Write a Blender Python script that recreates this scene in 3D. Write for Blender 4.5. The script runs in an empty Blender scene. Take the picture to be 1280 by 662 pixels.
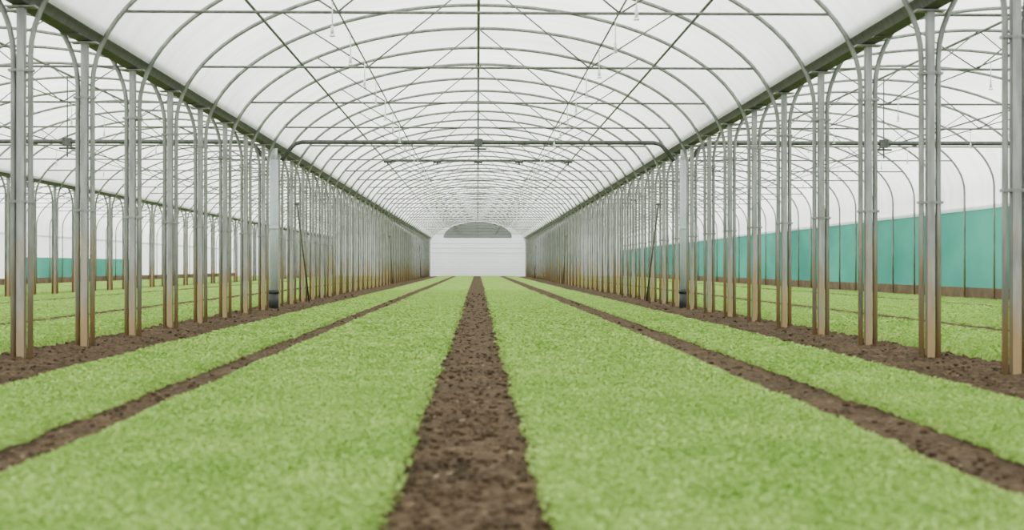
import bpy, math, random
import numpy as np
from mathutils import Vector
random.seed(5); rng=np.random.default_rng(7)
S=bpy.context.scene; COL=S.collection
S.view_settings.view_transform='AgX'
S.view_settings.look='AgX - Medium High Contrast'

# ------------------------------------------------------------ layout (metres)
CAMZ=0.78; GZ=-.05                             # GZ: ground level beside the raised beds
Y0=8.5; NY=55; PITCH=2.0; YEND=117.2
YS=[Y0+PITCH*i for i in range(NY)]
PX=[-20.03,-12.015,-4.0,4.03,12.05]          # post lines
BAYS=[((PX[i]+PX[i+1])/2,(PX[i+1]-PX[i])/2) for i in range(4)]
SPR=2.62; RISE=1.95                            # spring height, rise
HALF=4.015

# ------------------------------------------------------------ materials
def newmat(name):
    m=bpy.data.materials.new(name); m.use_nodes=True
    nt=m.node_tree; nt.nodes.clear()
    out=nt.nodes.new('ShaderNodeOutputMaterial')
    return m,nt,out
def N(nt,t,**kw):
    n=nt.nodes.new(t)
    for k,v in kw.items(): setattr(n,k,v)
    return n
def ramp(nt,stops):
    r=N(nt,'ShaderNodeValToRGB'); e=r.color_ramp.elements
    e[0].position=stops[0][0]; e[0].color=(*stops[0][1],1)
    e[1].position=stops[1][0]; e[1].color=(*stops[1][1],1)
    for p,c in stops[2:]:
        q=e.new(p); q.color=(*c,1)
    return r
def noise(nt,scale,detail=4,coord='Object',stretch=None):
    tc=N(nt,'ShaderNodeTexCoord'); n=N(nt,'ShaderNodeTexNoise')
    n.inputs['Scale'].default_value=scale; n.inputs['Detail'].default_value=detail
    if coord=='World':
        g=N(nt,'ShaderNodeNewGeometry'); src=g.outputs['Position']
    else: src=tc.outputs[coord]
    if stretch:
        mp=N(nt,'ShaderNodeMapping'); mp.inputs['Scale'].default_value=stretch
        nt.links.new(src,mp.inputs['Vector']); src=mp.outputs[0]
    nt.links.new(src,n.inputs['Vector']); return n

def steel(name,c,rust=False,metal=0.2,rough=0.55):
    m,nt,out=newmat(name); p=N(nt,'ShaderNodeBsdfPrincipled')
    p.inputs['Metallic'].default_value=metal; p.inputs['Roughness'].default_value=rough
    n=noise(nt,9,5,'World',(2,2,.35))
    r=ramp(nt,[(.3,tuple(x*.75 for x in c)),(.7,tuple(min(1,x*1.2) for x in c))])
    nt.links.new(n.outputs['Fac'],r.inputs[0]); col=r.outputs[0]
    if rust:
        g=N(nt,'ShaderNodeNewGeometry'); s=N(nt,'ShaderNodeSeparateXYZ'); nt.links.new(g.outputs['Position'],s.inputs[0])
        n2=noise(nt,3.5,4,'World',(1,1,.35))
        a=N(nt,'ShaderNodeMath',operation='MULTIPLY_ADD'); nt.links.new(n2.outputs['Fac'],a.inputs[0])
        a.inputs[1].default_value=-2.4; nt.links.new(s.outputs['Z'],a.inputs[2])
        mr=N(nt,'ShaderNodeMapRange'); mr.inputs['From Min'].default_value=-1.05; mr.inputs['From Max'].default_value=-0.15
        mr.inputs['To Min'].default_value=.88; mr.inputs['To Max'].default_value=0
        nt.links.new(a.outputs[0],mr.inputs['Value'])
        mx=N(nt,'ShaderNodeMix',data_type='RGBA'); nt.links.new(mr.outputs[0],mx.inputs['Factor'])
        nt.links.new(col,mx.inputs['A']); mx.inputs['B'].default_value=(.36,.25,.125,1); col=mx.outputs['Result']
    nt.links.new(col,p.inputs['Base Color']); nt.links.new(p.outputs[0],out.inputs[0]); return m
def film(name,c,trans=.6,var=.06,lines=None,panels=0):
    m,nt,out=newmat(name)
    n=noise(nt,.45,4,'World',(1,.5,1))
    r=ramp(nt,[(.35,tuple(x*(1-var) for x in c)),(.65,c)]); nt.links.new(n.outputs['Fac'],r.inputs[0]); col=r.outputs[0]
    if lines:
        g=N(nt,'ShaderNodeNewGeometry'); w=N(nt,'ShaderNodeTexWave'); w.bands_direction=lines[0]
        w.inputs['Scale'].default_value=lines[1]; w.inputs['Distortion'].default_value=.15
        nt.links.new(g.outputs['Position'],w.inputs['Vector'])
        r3=ramp(nt,[(.0,(lines[2],)*3),(.25,(1,1,1))]); nt.links.new(w.outputs['Fac'],r3.inputs[0])
        mx=N(nt,'ShaderNodeMix',data_type='RGBA',blend_type='MULTIPLY'); mx.inputs['Factor'].default_value=1
        nt.links.new(col,mx.inputs['A']); nt.links.new(r3.outputs[0],mx.inputs['B']); col=mx.outputs['Result']
    if panels:
        # every 2 m sheet bay between hoops gets its own random tone, plus slightly darker streaks across
        g=N(nt,'ShaderNodeNewGeometry'); s=N(nt,'ShaderNodeSeparateXYZ'); nt.links.new(g.outputs['Position'],s.inputs[0])
        a=N(nt,'ShaderNodeMath',operation='MULTIPLY_ADD'); a.inputs[1].default_value=.5; a.inputs[2].default_value=.75
        nt.links.new(s.outputs['Y'],a.inputs[0]); f=N(nt,'ShaderNodeMath',operation='FLOOR'); nt.links.new(a.outputs[0],f.inputs[0])
        wn=N(nt,'ShaderNodeTexWhiteNoise'); wn.noise_dimensions='1D'; nt.links.new(f.outputs[0],wn.inputs['W'])
        r4=ramp(nt,[(0,(1-panels,)*3),(1,(1,1,1))]); nt.links.new(wn.outputs['Value'],r4.inputs[0])
        n5=noise(nt,1.6,4,'World',(.35,2.2,.35)); r5=ramp(nt,[(.35,(.91,.915,.905)),(.6,(1,1,1))]); nt.links.new(n5.outputs['Fac'],r5.inputs[0])
        for rr in (r4,r5):
            mx=N(nt,'ShaderNodeMix',data_type='RGBA',blend_type='MULTIPLY'); mx.inputs['Factor'].default_value=1
            nt.links.new(col,mx.inputs['A']); nt.links.new(rr.outputs[0],mx.inputs['B']); col=mx.outputs['Result']
    d=N(nt,'ShaderNodeBsdfDiffuse'); t=N(nt,'ShaderNodeBsdfTranslucent'); mix=N(nt,'ShaderNodeMixShader')
    mix.inputs[0].default_value=trans
    nt.links.new(col,d.inputs[0]); nt.links.new(col,t.inputs[0])
    nt.links.new(d.outputs[0],mix.inputs[1]); nt.links.new(t.outputs[0],mix.inputs[2]); nt.links.new(mix.outputs[0],out.inputs[0])
    return m
def plain(name,c,rough=.7,metal=0,var=.2,scale=6):
    m,nt,out=newmat(name); p=N(nt,'ShaderNodeBsdfPrincipled')
    p.inputs['Roughness'].default_value=rough; p.inputs['Metallic'].default_value=metal
    n=noise(nt,scale,5,'World'); r=ramp(nt,[(.3,tuple(x*(1-var) for x in c)),(.7,tuple(min(1,x*(1+var)) for x in c))])
    nt.links.new(n.outputs['Fac'],r.inputs[0]); nt.links.new(r.outputs[0],p.inputs['Base Color']); nt.links.new(p.outputs[0],out.inputs[0]); return m

M_POST=steel('galvanised_post',(.32,.325,.32),True)
M_ARCH=steel('galvanised_arch',(.265,.275,.26),True)
M_TIE=steel('thin_steel',(.185,.195,.175))
M_GUT=steel('gutter_steel',(.125,.12,.125),False,.1,.6)
M_BEAM=steel('dark_pipe',(.115,.12,.115),False,.1,.6)
M_FILM=film('polythene_film',(.96,.965,.95),.64,.11,None,.12)
M_WALL=film('white_sheet',(.60,.62,.63),.5,.06,('Z',1.6,.80))
M_GABLE=film('gable_sheet',(.50,.51,.51),.6,.05)
M_SHEET=film('plain_sheet',(.84,.86,.87),.6,.10)
M_TEAL=film('green_netting',(.10,.315,.25),.5,.28)
M_BOARD=plain('tan_board',(.19,.135,.085),.8,0,.25,3)
M_PVC=plain('pale_plastic',(.48,.52,.55),.45,0,.06)
M_DARK=plain('dark_rubber',(.06,.065,.065),.6)
M_VENT=film('vent_mesh',(.32,.335,.33),.5,.1)
M_WHITE=plain('white_plastic',(.75,.76,.76),.4,0,.05)

def soilmat():
    m,nt,out=newmat('soil'); p=N(nt,'ShaderNodeBsdfPrincipled'); p.inputs['Roughness'].default_value=.95
    p.inputs['Specular IOR Level'].default_value=.06
    n=noise(nt,26,9,'World'); r=ramp(nt,[(.30,(.056,.041,.028)),(.5,(.097,.072,.049)),(.70,(.155,.118,.082))])
    nt.links.new(n.outputs['Fac'],r.inputs[0])
    n3=noise(nt,1.6,4,'World'); r3=ramp(nt,[(.35,(.82,.82,.82)),(.65,(1.15,1.12,1.08))]); nt.links.new(n3.outputs['Fac'],r3.inputs[0])
    mx=N(nt,'ShaderNodeMix',data_type='RGBA',blend_type='MULTIPLY'); mx.inputs['Factor'].default_value=1
    nt.links.new(r.outputs[0],mx.inputs['A']); nt.links.new(r3.outputs[0],mx.inputs['B']); nt.links.new(mx.outputs['Result'],p.inputs['Base Color'])
    b=N(nt,'ShaderNodeBump'); b.inputs['Strength'].default_value=.5; b.inputs['Distance'].default_value=.008
    n2=noise(nt,80,6,'World'); nt.links.new(n2.outputs['Fac'],b.inputs['Height']); nt.links.new(b.outputs[0],p.inputs['Normal'])
    nt.links.new(p.outputs[0],out.inputs[0]); return m
def leafmat(name,lo,hi,island=True,tr=.35):
    m,nt,out=newmat(name)
    g=N(nt,'ShaderNodeNewGeometry')
    r=ramp(nt,[(0,lo),(1,hi)])
    if island: nt.links.new(g.outputs['Random Per Island'],r.inputs[0])
    else:
        n=noise(nt,22,5,'World'); mr=N(nt,'ShaderNodeMapRange'); mr.inputs['From Min'].default_value=.35; mr.inputs['From Max'].default_value=.65
        nt.links.new(n.outputs['Fac'],mr.inputs['Value']); nt.links.new(mr.outputs[0],r.inputs[0])
    n3=noise(nt,1.4,4,'World'); r3=ramp(nt,[(.32,(.82,.88,.80)),(.66,(1.06,1.04,1.06))]); nt.links.new(n3.outputs['Fac'],r3.inputs[0])
    mx=N(nt,'ShaderNodeMix',data_type='RGBA',blend_type='MULTIPLY'); mx.inputs['Factor'].default_value=1
    nt.links.new(r.outputs[0],mx.inputs['A']); nt.links.new(r3.outputs[0],mx.inputs['B']); col=mx.outputs['Result']
    d=N(nt,'ShaderNodeBsdfDiffuse'); t=N(nt,'ShaderNodeBsdfTranslucent'); mix=N(nt,'ShaderNodeMixShader'); mix.inputs[0].default_value=tr
    nt.links.new(col,d.inputs[0]); nt.links.new(col,t.inputs[0]); nt.links.new(d.outputs[0],mix.inputs[1]); nt.links.new(t.outputs[0],mix.inputs[2])
    nt.links.new(mix.outputs[0],out.inputs[0]); return m
M_SOIL=soilmat()
M_LEAF=leafmat('salad_leaf',(.285,.43,.12),(.45,.605,.235))
M_CARPET=leafmat('salad_carpet',(.20,.32,.08),(.42,.57,.20),False,.15)
M_STRAW=plain('dry_leaf',(.26,.21,.13),.9)

# ------------------------------------------------------------ mesh helpers
def mesh(name,V,F,mat,smooth=False,fm=None):
    me=bpy.data.meshes.new(name); me.from_pydata([tuple(v) for v in V],[],F)
    for m in (mat if isinstance(mat,(list,tuple)) else [mat]): me.materials.append(m)
    if smooth: me.polygons.foreach_set('use_smooth',[True]*len(me.polygons))
    me.update(); return me
def tube_data(path,r,n=8,closed_ends=True):
    P=[Vector(p) for p in path]; V=[];F=[]
    T=[]
    for i in range(len(P)):
        a=P[max(0,i-1)]; b=P[min(len(P)-1,i+1)]; T.append((b-a).normalized())
    t=T[0]; up=Vector((0,1,0)) if abs(t.y)<.9 else Vector((1,0,0))
    u=t.cross(up).normalized()
    for i,p in enumerate(P):
        t=T[i]; u=(u-t*u.dot(t)).normalized(); v=t.cross(u)
        for k in range(n):
            a=2*math.pi*k/n; V.append(p+(u*math.cos(a)+v*math.sin(a))*r)
    for i in range(len(P)-1):
        for k in range(n):
            k2=(k+1)%n; F.append((i*n+k,i*n+k2,(i+1)*n+k2,(i+1)*n+k))
    if closed_ends:
        F.append(tuple(reversed(range(n)))); F.append(tuple((len(P)-1)*n+k for k in range(n)))
    return V,F
def join(parts):
    V=[];F=[]
    for v,f in parts:
        o=len(V); V+=list(v); F+=[tuple(i+o for i in q) for q in f]
    return V,F
def box_data(x0,x1,y0,y1,z0,z1):
    V=[(x,y,z) for z in (z0,z1) for y in (y0,y1) for x in (x0,x1)]
    F=[(0,2,3,1),(4,5,7,6),(0,1,5,4),(2,6,7,3),(0,4,6,2),(1,3,7,5)]
    return V,F
def obj(name,me,loc=(0,0,0),parent=None,label=None,cat=None,group=None,kind=None):
    o=bpy.data.objects.new(name,me); COL.objects.link(o); o.location=loc
    if parent: o.parent=parent
    if label: o['label']=label
    if cat: o['category']=cat
    if group: o['group']=group
    if kind: o['kind']=kind
    return o

# ------------------------------------------------------------ numpy noise
TAB=rng.random((256,256))
def vn(x,y):
    xi=np.floor(x).astype(int); yi=np.floor(y).astype(int); fx=x-xi; fy=y-yi
    fx=fx*fx*(3-2*fx); fy=fy*fy*(3-2*fy)
    g=lambda a,b: TAB[a&255,b&255]
    return (g(xi,yi)*(1-fx)+g(xi+1,yi)*fx)*(1-fy)+(g(xi,yi+1)*(1-fx)+g(xi+1,yi+1)*fx)*fy
def fbm(x,y,o=4):
    s=0;a=.5
    for i in range(o): s=s+a*vn(x*2**i+17*i,y*2**i+31*i); a*=.5
    return s
def rows(y0,y1,mn,k):
    L=[y0]
    while L[-1]<y1: L.append(L[-1]+max(mn,L[-1]*k))
    L[-1]=y1; return np.array(L)
def grid_faces(ny,nx):
    a=np.arange(ny*nx).reshape(ny,nx)
    return np.stack([a[:-1,:-1],a[:-1,1:],a[1:,1:],a[1:,:-1]],-1).reshape(-1,4)
def np_mesh(name,V,Q,mats,mi=None,smooth=None):
    me=bpy.data.meshes.new(name); me.vertices.add(len(V)); me.vertices.foreach_set('co',V.astype(np.float32).ravel())
    me.loops.add(Q.size); me.loops.foreach_set('vertex_index',Q.astype(np.int32).ravel())
    me.polygons.add(len(Q)); me.polygons.foreach_set('loop_start',np.arange(0,Q.size,4,dtype=np.int32))
    me.polygons.foreach_set('loop_total',np.full(len(Q),4,dtype=np.int32))
    for m in mats: me.materials.append(m)
    if mi is not None: me.polygons.foreach_set('material_index',mi.astype(np.int32))
    me.update(calc_edges=True); me.validate(); return me

# ------------------------------------------------------------ floor
V,F=box_data(-30,22,-6,124,-.4,GZ)
obj('floor',mesh('floor',V,F,M_SOIL),kind='structure',label='bare brown soil ground under the crop',cat='ground')

# ------------------------------------------------------------ crop beds
def bed(x0,x1,ystart,dens,label):
    H=.036
    ys=rows(ystart,YEND-1.2,.03,.006); nx=max(12,int((x1-x0)/.03)); xs=np.linspace(0,1,nx)
    Yg,Ug=np.meshgrid(ys,xs,indexing='ij')
    eL=x0+(fbm(ys*1.6+x0*7,ys*0+3)-.47)*.08+(vn(ys*9+x0,ys*0)-.5)*.03
    eR=x1+(fbm(ys*1.6+x1*5,ys*0+9)-.47)*.08+(vn(ys*9+x1,ys*0)-.5)*.03
    Xg=eL[:,None]*(1-Ug)+eR[:,None]*Ug
    d=np.minimum(Xg-eL[:,None],eR[:,None]-Xg)
    prof=np.clip(d/.05,0,1); prof=prof*prof*(3-2*prof)
    Z=-.01+prof*(H+.018*fbm(Xg*1.3+5,Yg*.8)+.022*(vn(Xg*30,Yg*30)-.5)+.012*(vn(Xg*70,Yg*70)-.5))
    Z=np.where((Ug<1e-4)|(Ug>1-1e-4),GZ-.005,Z)
    V=np.stack([Xg,Yg,Z],-1).reshape(-1,3); Q=grid_faces(len(ys),nx)
    yN=max(ystart,8.); W=x1-x0
    n1=int(dens*W*max(0,8-ystart)); cap=45.
    n2=int(dens*W*64*(1/yN-1/cap))
    u=rng.random(n2); y2=1/(1/yN-u*(1/yN-1/cap))
    y=np.concatenate([ystart+rng.random(n1)*(8-ystart) if n1 else np.zeros(0),y2]); n=len(y)
    u=rng.random(n)
    l=np.interp(y,ys,eL); r=np.interp(y,ys,eR); x=l-.005+(r-l+.01)*u
    sc=np.clip(y/8,1,2.2)*(.6+.75*rng.random(n))
    L=.021*sc; Wd=.0165*sc
    de=np.clip(np.minimum(x-l,r-x)/.05,0,1)
    zt=.016+de*(H-.020)+.018*fbm(x*1.3+5,y*.8)*de+rng.random(n)*.015
    yaw=rng.random(n)*6.283; tilt=np.radians(5+45*rng.random(n))
    dx=np.cos(yaw)*np.cos(tilt); dy=np.sin(yaw)*np.cos(tilt); dz=np.sin(tilt)
    sx=-np.sin(yaw); sy=np.cos(yaw); hs=np.minimum(1,1.4/np.maximum(1,y/8))
    def pt(a,b,c):
        return np.stack([x+dx*L*a+sx*Wd*b, y+dy*L*a+sy*Wd*b, zt+(dz*L*a+c*L)*hs],-1)
    P=np.stack([pt(0,0,0),pt(.55,-.5,.12),pt(.6,0,0),pt(.5,.5,.12),pt(1,0,-.18)],1).reshape(-1,3)
    b=len(V)+np.arange(n)*5
    LQ=np.concatenate([np.stack([b,b+1,b+4,b+2],-1),np.stack([b,b+2,b+4,b+3],-1)])
    mi=np.concatenate([np.zeros(len(Q)),np.ones(len(LQ))])
    me=np_mesh('salad_bed',np.concatenate([V,P]),np.concatenate([Q,LQ]),[M_CARPET,M_LEAF],mi)
    obj('salad_bed',me,label=label,cat='crop bed',group='beds of salad seedlings',kind='stuff')
LBW='wide bed of dense pale green salad seedlings between soil furrows'
LBN='narrow bed of pale green salad seedlings beside the post row'
bed(-1.70,-.275,2.6,6000,LBW); bed(.21,1.75,2.6,6000,LBW)
bed(-2.97,-1.97,4.2,5000,LBN); bed(2.13,3.02,4.2,5000,LBN)
for c in (BAYS[3][0],BAYS[1][0],):
    bed(c-1.62,c+1.62,12,3000,LBW)
    bed(c-3.66,c-2.12,9,3000,LBN); bed(c+2.12,c+3.66,9,3000,LBN)
c=BAYS[0][0]
bed(c-3.3,c-.24,25,500,LBW); bed(c+.24,c+3.3,25,500,LBW)

# ------------------------------------------------------------ soil furrows & ridges
def soil(name,x0,x1,ystart,hgt,mound,label,clods=0,straw=0,base=.004):
    ys=rows(ystart,YEND-1,.025,.006); nx=max(8,int((x1-x0)/.022)); xs=np.linspace(x0,x1,nx)
    Yg,Xg=np.meshgrid(ys,xs,indexing='ij'); u=(Xg-x0)/(x1-x0)
    Z=base+hgt*(fbm(Xg*11,Yg*11,4)-.3)*1.3+mound*np.sin(np.pi*u)**1.2+.010*(vn(Xg*45,Yg*45)-.5)
    Z=np.where((u<.001)|(u>.999),GZ-.01,Z)
    V=[np.stack([Xg,Yg,Z],-1).reshape(-1,3)]; Q=[grid_faces(len(ys),nx)]; MI=[np.zeros(len(Q[0]))]; off=len(V[0])
    zi=lambda x,y: base+hgt*(fbm(np.array([x*11.]),np.array([y*11.]),4)[0]-.3)*1.3+mound*math.sin(math.pi*(x-x0)/(x1-x0))**1.2
    cube=np.array([(-1,-1,-1),(1,-1,-1),(1,1,-1),(-1,1,-1),(-1,-1,1),(1,-1,1),(1,1,1),(-1,1,1)])*.58
    cq=np.array([(0,3,2,1),(4,5,6,7),(0,1,5,4),(1,2,6,5),(2,3,7,6),(3,0,4,7)])
    for i in range(clods):
        y=ystart/(1-rng.random()*(1-ystart/40)); x=x0+.06+(x1-x0-.12)*rng.random(); s=.003+.013*rng.random()**2.8
        a=rng.random()*6.28; R=np.array([(math.cos(a),-math.sin(a),0),(math.sin(a),math.cos(a),0),(0,0,1)])
        c=(cube*(.7+.6*rng.random((8,3))))@R.T*s*(1+y/25)*np.array((1,1,.75))
        V.append(c+np.array((x,y,zi(x,y)+s*.3))); Q.append(cq+off); MI.append(np.zeros(6)); off+=8
    for i in range(straw):
        y=ystart/(1-rng.random()*(1-ystart/20)); x=x0+.05+(x1-x0-.1)*rng.random(); s=.006+.012*rng.random(); a=rng.random()*6.28
        q=np.array([(-s,-s*.3,0),(s,-s*.2,.004),(s*.9,s*.3,.008),(-s*.8,s*.3,.002)])
        R=np.array([(math.cos(a),-math.sin(a),0),(math.sin(a),math.cos(a),0),(0,0,1)])
        V.append(q@R.T+np.array((x,y,zi(x,y)+.012))); Q.append(np.array([(0,1,2,3)])+off); MI.append(np.ones(1)); off+=4
    me=np_mesh(name,np.concatenate(V),np.concatenate(Q),[M_SOIL,M_STRAW],np.concatenate(MI))
    obj(name,me,label=label,cat='soil',group='bare soil strips between beds',kind='stuff')
FL='crumbly brown soil furrow between two salad beds'
soil('soil_furrow',-.34,.27,2.6,.024,0.0,FL,3600,80)
soil('soil_furrow',-2.04,-1.63,4,.024,0,FL,700,15)
soil('soil_furrow',1.68,2.19,4,.024,0,FL,700,15)
for c in (BAYS[3][0],BAYS[1][0]):
    for a,b in ((-2.2,-1.54),(1.54,2.2)):
        soil('soil_furrow',c+a,c+b,10,.025,.004,FL)
RL='rough ridge of brown soil along the row of steel posts'
soil('soil_ridge',-4.44,-2.90,7,.065,.0,RL,2200,20,GZ+.008)
soil('soil_ridge',2.95,4.46,7,.065,.0,RL,2200,20,GZ+.008)
soil('soil_ridge',-12.5,-11.6,18,.045,.02,RL,0,0,GZ)
soil('soil_ridge',11.65,12.0,14,.045,.02,'rough soil strip at the foot of the side wall',0,0,GZ)

# ------------------------------------------------------------ posts
LEG=.078
def post_mesh(n=1):
    w=.034; t=.004; z0=-.08; z1=3.06
    parts=[box_data(-w,w,-w,-w+t*2,z0,z1),box_data(-w,-w+t*2,-w,w,z0,z1),box_data(w-t*2,w,-w,w,z0,z1),
           box_data(-w,-w+.018,w-t*2,w,z0,z1),box_data(w-.018,w,w-t*2,w,z0,z1),
           box_data(-.13,.13,-.06,.06,3.05,3.065)]
    V,F=join(parts); return mesh('gutter_post',V,F,M_POST)
ME_POST=post_mesh()
def clamp_mesh():
    parts=[box_data(-.105,.105,-.038,-.034,-.012,.012),box_data(-.105,.105,.034,.038,-.012,.012),
           box_data(-.108,-.104,-.038,.038,-.012,.012),box_data(.104,.108,-.038,.038,-.012,.012)]
    for s in (-1,1):
        parts.append(tube_data([(s*.04,-.046,0),(s*.04,.046,0)],.006,6))
    V,F=join(parts); return mesh('clamp_band',V,F,M_ARCH)
ME_CL=clamp_mesh()
for X in PX[1:4]:
    for Y in YS:
        if X<-10 and Y<20: continue
        p=obj('gutter_post',ME_POST,(X,Y,0),label='galvanised steel post with rust-stained foot holding up the gutter',cat='post',group='rows of gutter posts')
        if Y<40 and abs(X)<5:
            for z in (1.35,2.5): obj('clamp_band',ME_CL,(0,0,z),p)

# ------------------------------------------------------------ arches
A=HALF-LEG
def arch_path(n=44):
    P=[(-A,0,-.08),(-A,0,1.3),(-A,0,SPR)]
    for i in range(1,n): 
        t=math.pi-math.pi*i/n; P.append((A*math.cos(t),0,SPR+RISE*math.sin(t)))
    P+=[(A,0,SPR),(A,0,1.3),(A,0,-.08)]; return P
V,F=tube_data(arch_path(),.0255,8); ME_ARCH=mesh('roof_arch',V,F,M_ARCH,True)
def zc(x): return SPR+RISE*math.sqrt(max(0,1-(x/A)**2))
TZ=3.38; TX=A*math.sqrt(1-((TZ-SPR)/RISE)**2)
V,F=tube_data([(-TX,0,TZ),(TX,0,TZ)],.016,8); ME_TIEB=mesh('tie_bar',V,F,M_TIE,True)
def strut(a,b,r=.010):
    V,F=tube_data([a,b],r,6); return mesh('strut',V,F,M_TIE,True)
ME_ST=[strut((s*.03,0,zc(0)-.03),(s*1.45,0,TZ)) for s in (-1,1)]+[strut((s*1.45,0,TZ),(s*2.55,0,zc(2.55)-.02)) for s in (-1,1)]
for bi,(c,h) in enumerate(BAYS):
    for i,Y in enumerate(YS):
        if bi==0 and Y<26: continue
        if bi!=2 and Y<10: continue
        br=(i%2==1)
        a=obj('roof_arch',ME_ARCH,(c,Y,0),label='bent galvanised tube arch with tie bar and struts' if br else 'plain bent galvanised tube arch under the plastic roof',cat='greenhouse arch',group='row of tubular roof arches')
        if br:
            obj('tie_bar',ME_TIEB,(0,0,0),a)
            for s in ME_ST: obj('strut',s,(0,0,0),a)

# ------------------------------------------------------------ gutters, purlins
def gutter_mesh():
    prof=[(-.17,.16),(-.165,.16),(-.085,.012),(.085,.012),(.165,.16),(.17,.16),(.20,.165),(.20,.15),(.178,.145),(.09,0),(-.09,0),(-.178,.145),(-.20,.15),(-.20,.165)]
    ys=[2.0+6*i for i in range(20)]+[YEND]
    V=[(x*.85,y,z) for y in ys for x,z in prof]; n=len(prof); F=[]
    for j in range(len(ys)-1):
        for k in range(n):
            k2=(k+1)%n; F.append((j*n+k,j*n+k2,(j+1)*n+k2,(j+1)*n+k))
    F.append(tuple(range(n))); F.append(tuple(reversed([(len(ys)-1)*n+k for k in range(n)])))
    extra=[box_data(-.09,.09,y-.05,y+.05,-.012,0) for y in ys[:-1]]
    return join([(V,F)]+extra)
V,F=gutter_mesh(); ME_G=mesh('roof_gutter',V,F,M_GUT)
for X in PX[1:4]:
    obj('roof_gutter',ME_G,(X,0,3.075),label='long grey steel rain gutter running along the posts',cat='gutter',group='roof gutters')
def rail(name,x,z,r,mat,label,cat,group,y0=4,y1=YEND-.1):
    V,F=tube_data([(0,y0,0),(0,y1,0)],r,8); obj(name,mesh(name,V,F,mat,True),(x,0,z),label=label,cat=cat,group=group)
for bi,(c,h) in enumerate(BAYS):
    rail('ridge_pipe',c,zc(0)-.04,.022,M_TIE,'thin steel ridge pipe under the crown of the arches','purlin','ridge pipes')
    for s in (-1,1):
        rail('purlin_pipe',c+s*2.78,zc(2.78)-.04,.018,M_TIE,'thin steel purlin running under the roof arches','purlin','purlins')
        if bi in(1,2,3): rail('irrigation_pipe',c+s*1.45,TZ+.026,.010,M_TIE,'thin grey irrigation pipe along the tie bars','pipe','irrigation pipes',10.5,YEND-2)

# sprinklers
V,F=tube_data([(0,0,0),(0,0,-.26)],.006,6); ME_D=mesh('drop_tube',V,F,M_WHITE,True)
V,F=join([tube_data([(0,0,-.25),(0,0,-.33)],.016,8),tube_data([(0,0,-.345),(0,0,-.355)],.028,8),tube_data([(.018,0,-.33),(.018,0,-.35)],.004,4),tube_data([(-.018,0,-.33),(-.018,0,-.35)],.004,4)])
ME_H=mesh('spray_head',V,F,M_WHITE,True)
for c,h in BAYS[1:]:
    for s in (-1,1):
        for k in range(22):
            Y=12.0+2*k+(1 if s>0 else 0)
            o=obj('irrigation_sprinkler',ME_D,(c+s*1.45,Y,TZ+.025),label='small white sprinkler on a drop tube under the irrigation pipe',cat='sprinkler',group='hanging sprinklers')
            obj('spray_head',ME_H,(0,0,0),o)

# transverse dark pipe
YB=27.8
P=[(-3.86,0,2.86),(-3.66,0,3.12),(-3.58,0,3.19),(-3.45,0,3.22),(3.45,0,3.22),(3.58,0,3.19),(3.66,0,3.12),(3.86,0,2.86)]
V,F=tube_data(P,.042,10); ME_B=mesh('cross_pipe',V,F,M_BEAM,True)
V,F=join([box_data(-.08,.08,-.06,.06,-.09,.07),tube_data([(0,0,.05),(0,0,1.28)],.012,6),tube_data([(-.16,0,-.13),(.16,0,-.13)],.018,6),tube_data([(0,0,-.3),(0,0,-.08)],.016,6)])
ME_BR=mesh('hanger_bracket',V,F,M_BEAM)
for c,h in BAYS[1:]:
    b=obj('cross_pipe',ME_B,(c,YB,0),label='thick dark pipe spanning between gutters with bent ends',cat='pipe',group='cross pipes')
    obj('hanger_bracket',ME_BR,(0,0,3.22),b)
c=BAYS[2][0]; 
b=obj('spray_bar',mesh('bar',*tube_data([(-2.25,0,0),(2.25,0,0)],.018,8),M_TIE,True),(c,34.5,3.348),label='short dark pipe with fittings clamped under a tie bar',cat='pipe')
ME_FT=mesh('pipe_fitting',*join([tube_data([(-.1,0,0),(.1,0,0)],.045,8),tube_data([(0,0,-.09),(0,0,0)],.022,6)]),M_BEAM)
for x in (-2.2,-1.0,0.0,1.0,2.2): obj('pipe_fitting',ME_FT,(x,0,0),b)

# downpipes
V,F=join([tube_data([(0,0,.30),(0,0,2.85)],.085,16),tube_data([(0,0,2.83),(0,0,3.07)],.07,16),tube_data([(0,0,1.5),(0,0,1.56)],.092,16)])
ME_DP=mesh('pipe_body',V,F,M_PVC,True)
V,F=join([tube_data([(0,0,-.06),(0,0,.32)],.094,16),tube_data([(0,0,.26),(0,0,.33)],.105,16)]); ME_BT=mesh('pipe_boot',V,F,M_DARK,True)
for X in (PX[2]+.05,PX[3]-.0):
    o=obj('downpipe',ME_DP,(X,27.5,0),label='pale grey plastic rainwater downpipe with dark foot beside a post',cat='downpipe',group='downpipes')
    obj('pipe_boot',ME_BT,(0,0,0),o,label='dark pipe foot')

# diagonal braces
V,F=join([tube_data([(0,2.2,-.04),(0,0,2.15)],.019,8),tube_data([(-.05,0,2.13),(.05,0,2.13)],.026,8)]); ME_DB=mesh('diagonal_brace',V,F,M_TIE,True)
for X,s in ((PX[2],1),(PX[3],-1)):
    for Y in (30.4,62.4,94.4):
        obj('diagonal_brace',ME_DB,(X+s*.13,Y,0.0),label='dark diagonal steel brace leaning against a post',cat='brace',group='diagonal braces')

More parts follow.
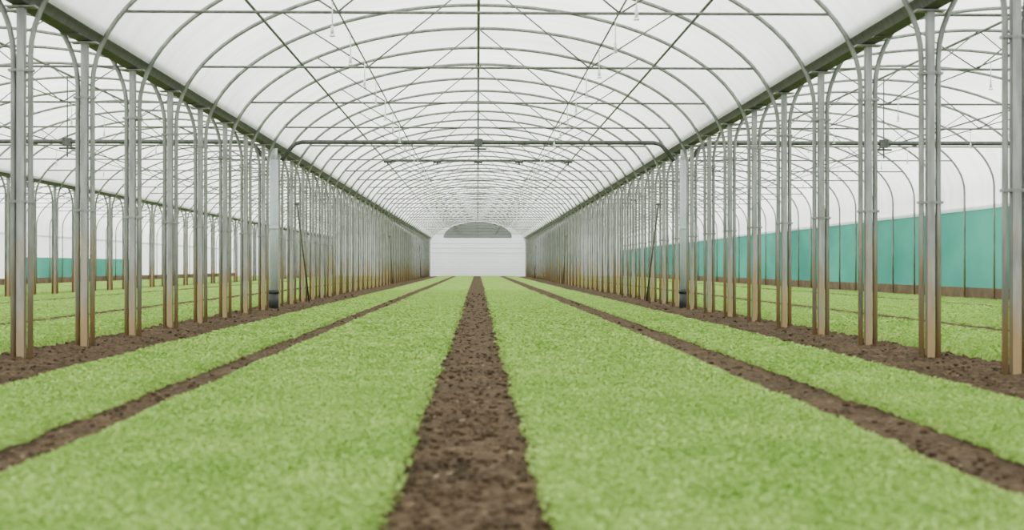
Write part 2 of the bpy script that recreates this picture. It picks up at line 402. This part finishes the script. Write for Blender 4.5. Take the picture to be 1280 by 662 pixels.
# ------------------------------------------------------------ roof film
def roof(c,name,lo_l,lo_r):
    a=A+.035; R=RISE+.035; pts=[]
    n=120; ZL=3.09
    if lo_l is not None: pts+=[(-a,lo_l),(-a,(lo_l+SPR)/2),(-a,SPR)]
    for i in range(1,n):
        t=math.pi-math.pi*i/n; x=a*math.cos(t); z=SPR+R*math.sin(t)
        if lo_l is None and x<0 and z<ZL: continue
        if lo_r is None and x>0 and z<ZL: continue
        pts.append((x,z))
    if lo_r is not None: pts+=[(a,SPR),(a,(lo_r+SPR)/2),(a,lo_r)]
    ys=[-14+2*i for i in range(66)]; ys[-1]=YEND
    V=[];F=[]
    for j,y in enumerate(ys):
        for x,z in pts: V.append((c+x,y,z))
    m=len(pts)
    for j in range(len(ys)-1):
        for k in range(m-1): F.append((j*m+k,j*m+k+1,(j+1)*m+k+1,(j+1)*m+k))
    obj(name,mesh(name,V,F,M_FILM,True),kind='structure',label='white translucent plastic film stretched over the arches',cat='greenhouse roof')
for bi,(c,h) in enumerate(BAYS):
    roof(c,'ceiling',2.2 if bi==0 else None,2.2 if bi==3 else None)

# ------------------------------------------------------------ side walls
def side(x,tag,s):
    ys=np.arange(-14,YEND,.5); V=[];F=[]; zs=(.24,1.2,1.7,2.16); mi=[]
    for j,y in enumerate(ys):
        for k,z in enumerate(zs):
            V.append((x+.006*math.sin(y*1.1+k),y,z))
    for j in range(len(ys)-1):
        for k in range(3):
            F.append((j*4+k,j*4+k+1,j*4+5+k,j*4+4+k))
            mi.append(0 if s>0 or (k==0 and 60<ys[j]<82) else 1)
    me=mesh('wall_'+tag,V,F,[M_TEAL,M_SHEET],True); me.polygons.foreach_set('material_index',mi)
    obj('wall_'+tag,me,kind='structure',label='sea-green netting side wall of the greenhouse' if s>0 else 'white sheet side wall with a low sea-green netting panel',cat='wall')
    V,F=box_data(x-.02,x+.02,-14,YEND,-.08,.27)
    obj('baseboard_'+tag,mesh('baseboard',V,F,M_BOARD),kind='structure',label='brown board along the foot of the side wall',cat='baseboard')
    V,F=tube_data([(x,-14,2.2),(x,YEND,2.2)],.05,10)
    obj('curtain_roller',mesh('curtain_roller',V,F,M_SHEET,True),label='pale rolled sheet above the side netting',cat='roller',group='side curtain rollers')
side(PX[4]+.02,'right',1); side(PX[0]-.02,'left',-1)

# ------------------------------------------------------------ end wall
V=[];F=[];mi=[]
for c,h in BAYS:
    o=len(V); V+=[(c-HALF,YEND,-.06),(c-HALF,YEND,3.17),(c+HALF,YEND,3.17),(c+HALF,YEND,-.06)]; F.append(tuple(range(o,o+4))); mi.append(0)
    n=32; o=len(V); pts=[(-HALF*math.cos(math.pi*i/n),SPR+RISE*math.sin(math.pi*i/n)) for i in range(n+1)]
    V+=[(c+x,YEND,max(z,3.17)) for x,z in pts if z>3.0]; F.append(tuple(range(o,len(V)))); mi.append(1)
me=mesh('wall_back',V,F,[M_WALL,M_GABLE]); me.polygons.foreach_set('material_index',mi)
obj('wall_back',me,kind='structure',label='white ribbed sheeting gable end wall',cat='wall')
c=BAYS[2][0]
n=20; w=2.8; zb=3.2; hh=1.24
pts=[(w*math.cos(math.pi-math.pi*i/n),zb+hh*math.sin(math.pi*i/n)) for i in range(n+1)]
V=[(x,0,z) for x,z in pts]; F=[tuple(range(len(V)))]
vent=obj('gable_vent',mesh('vent_screen',V,F,M_VENT),(c,YEND-.12,0),label='grey half-round mesh vent in the gable end',cat='vent')
V,F=join([tube_data([(x,-.02,z) for x,z in pts],.03,6),tube_data([(-w,-.02,zb),(w,-.02,zb)],.035,6),tube_data([(0,-.02,zb),(0,-.02,zb+hh)],.02,6)])
obj('vent_frame',mesh('vent_frame',V,F,M_TIE),(0,0,0),vent)
V,F=join([box_data(-w*math.sqrt(1-t*t),w*math.sqrt(1-t*t),-.06,-.02,zb+hh*t-.02,zb+hh*t+.02) for t in (.2,.4,.6,.8)])
obj('vent_slat',mesh('vent_slat',V,F,M_TIE),(0,0,0),vent)
V,F=join([tube_data([(-3.8,0,z),(3.8,0,z)],.018,6) for z in (1.9,2.3,2.7)])
obj('trim_1',mesh('trim_1',V,F,M_PVC),(c,YEND-.1,0),kind='structure',label='thin horizontal rails across the end wall sheeting',cat='rail')

# ------------------------------------------------------------ world & camera
w=bpy.data.worlds.new('World'); S.world=w; w.use_nodes=True
bg=w.node_tree.nodes['Background']; bg.inputs[0].default_value=(.99,1,.985,1); bg.inputs[1].default_value=3.7
cam=bpy.data.cameras.new('camera'); co=bpy.data.objects.new('camera',cam); COL.objects.link(co); S.camera=co
f=1767.; cam.sensor_width=36; cam.lens=36*f/1280; cam.clip_end=400
co.location=(0,0,CAMZ); co.rotation_euler=(math.radians(90+.065),0,-math.atan(43/f))
cam.dof.use_dof=True; cam.dof.focus_distance=30; cam.dof.aperture_fstop=2.4
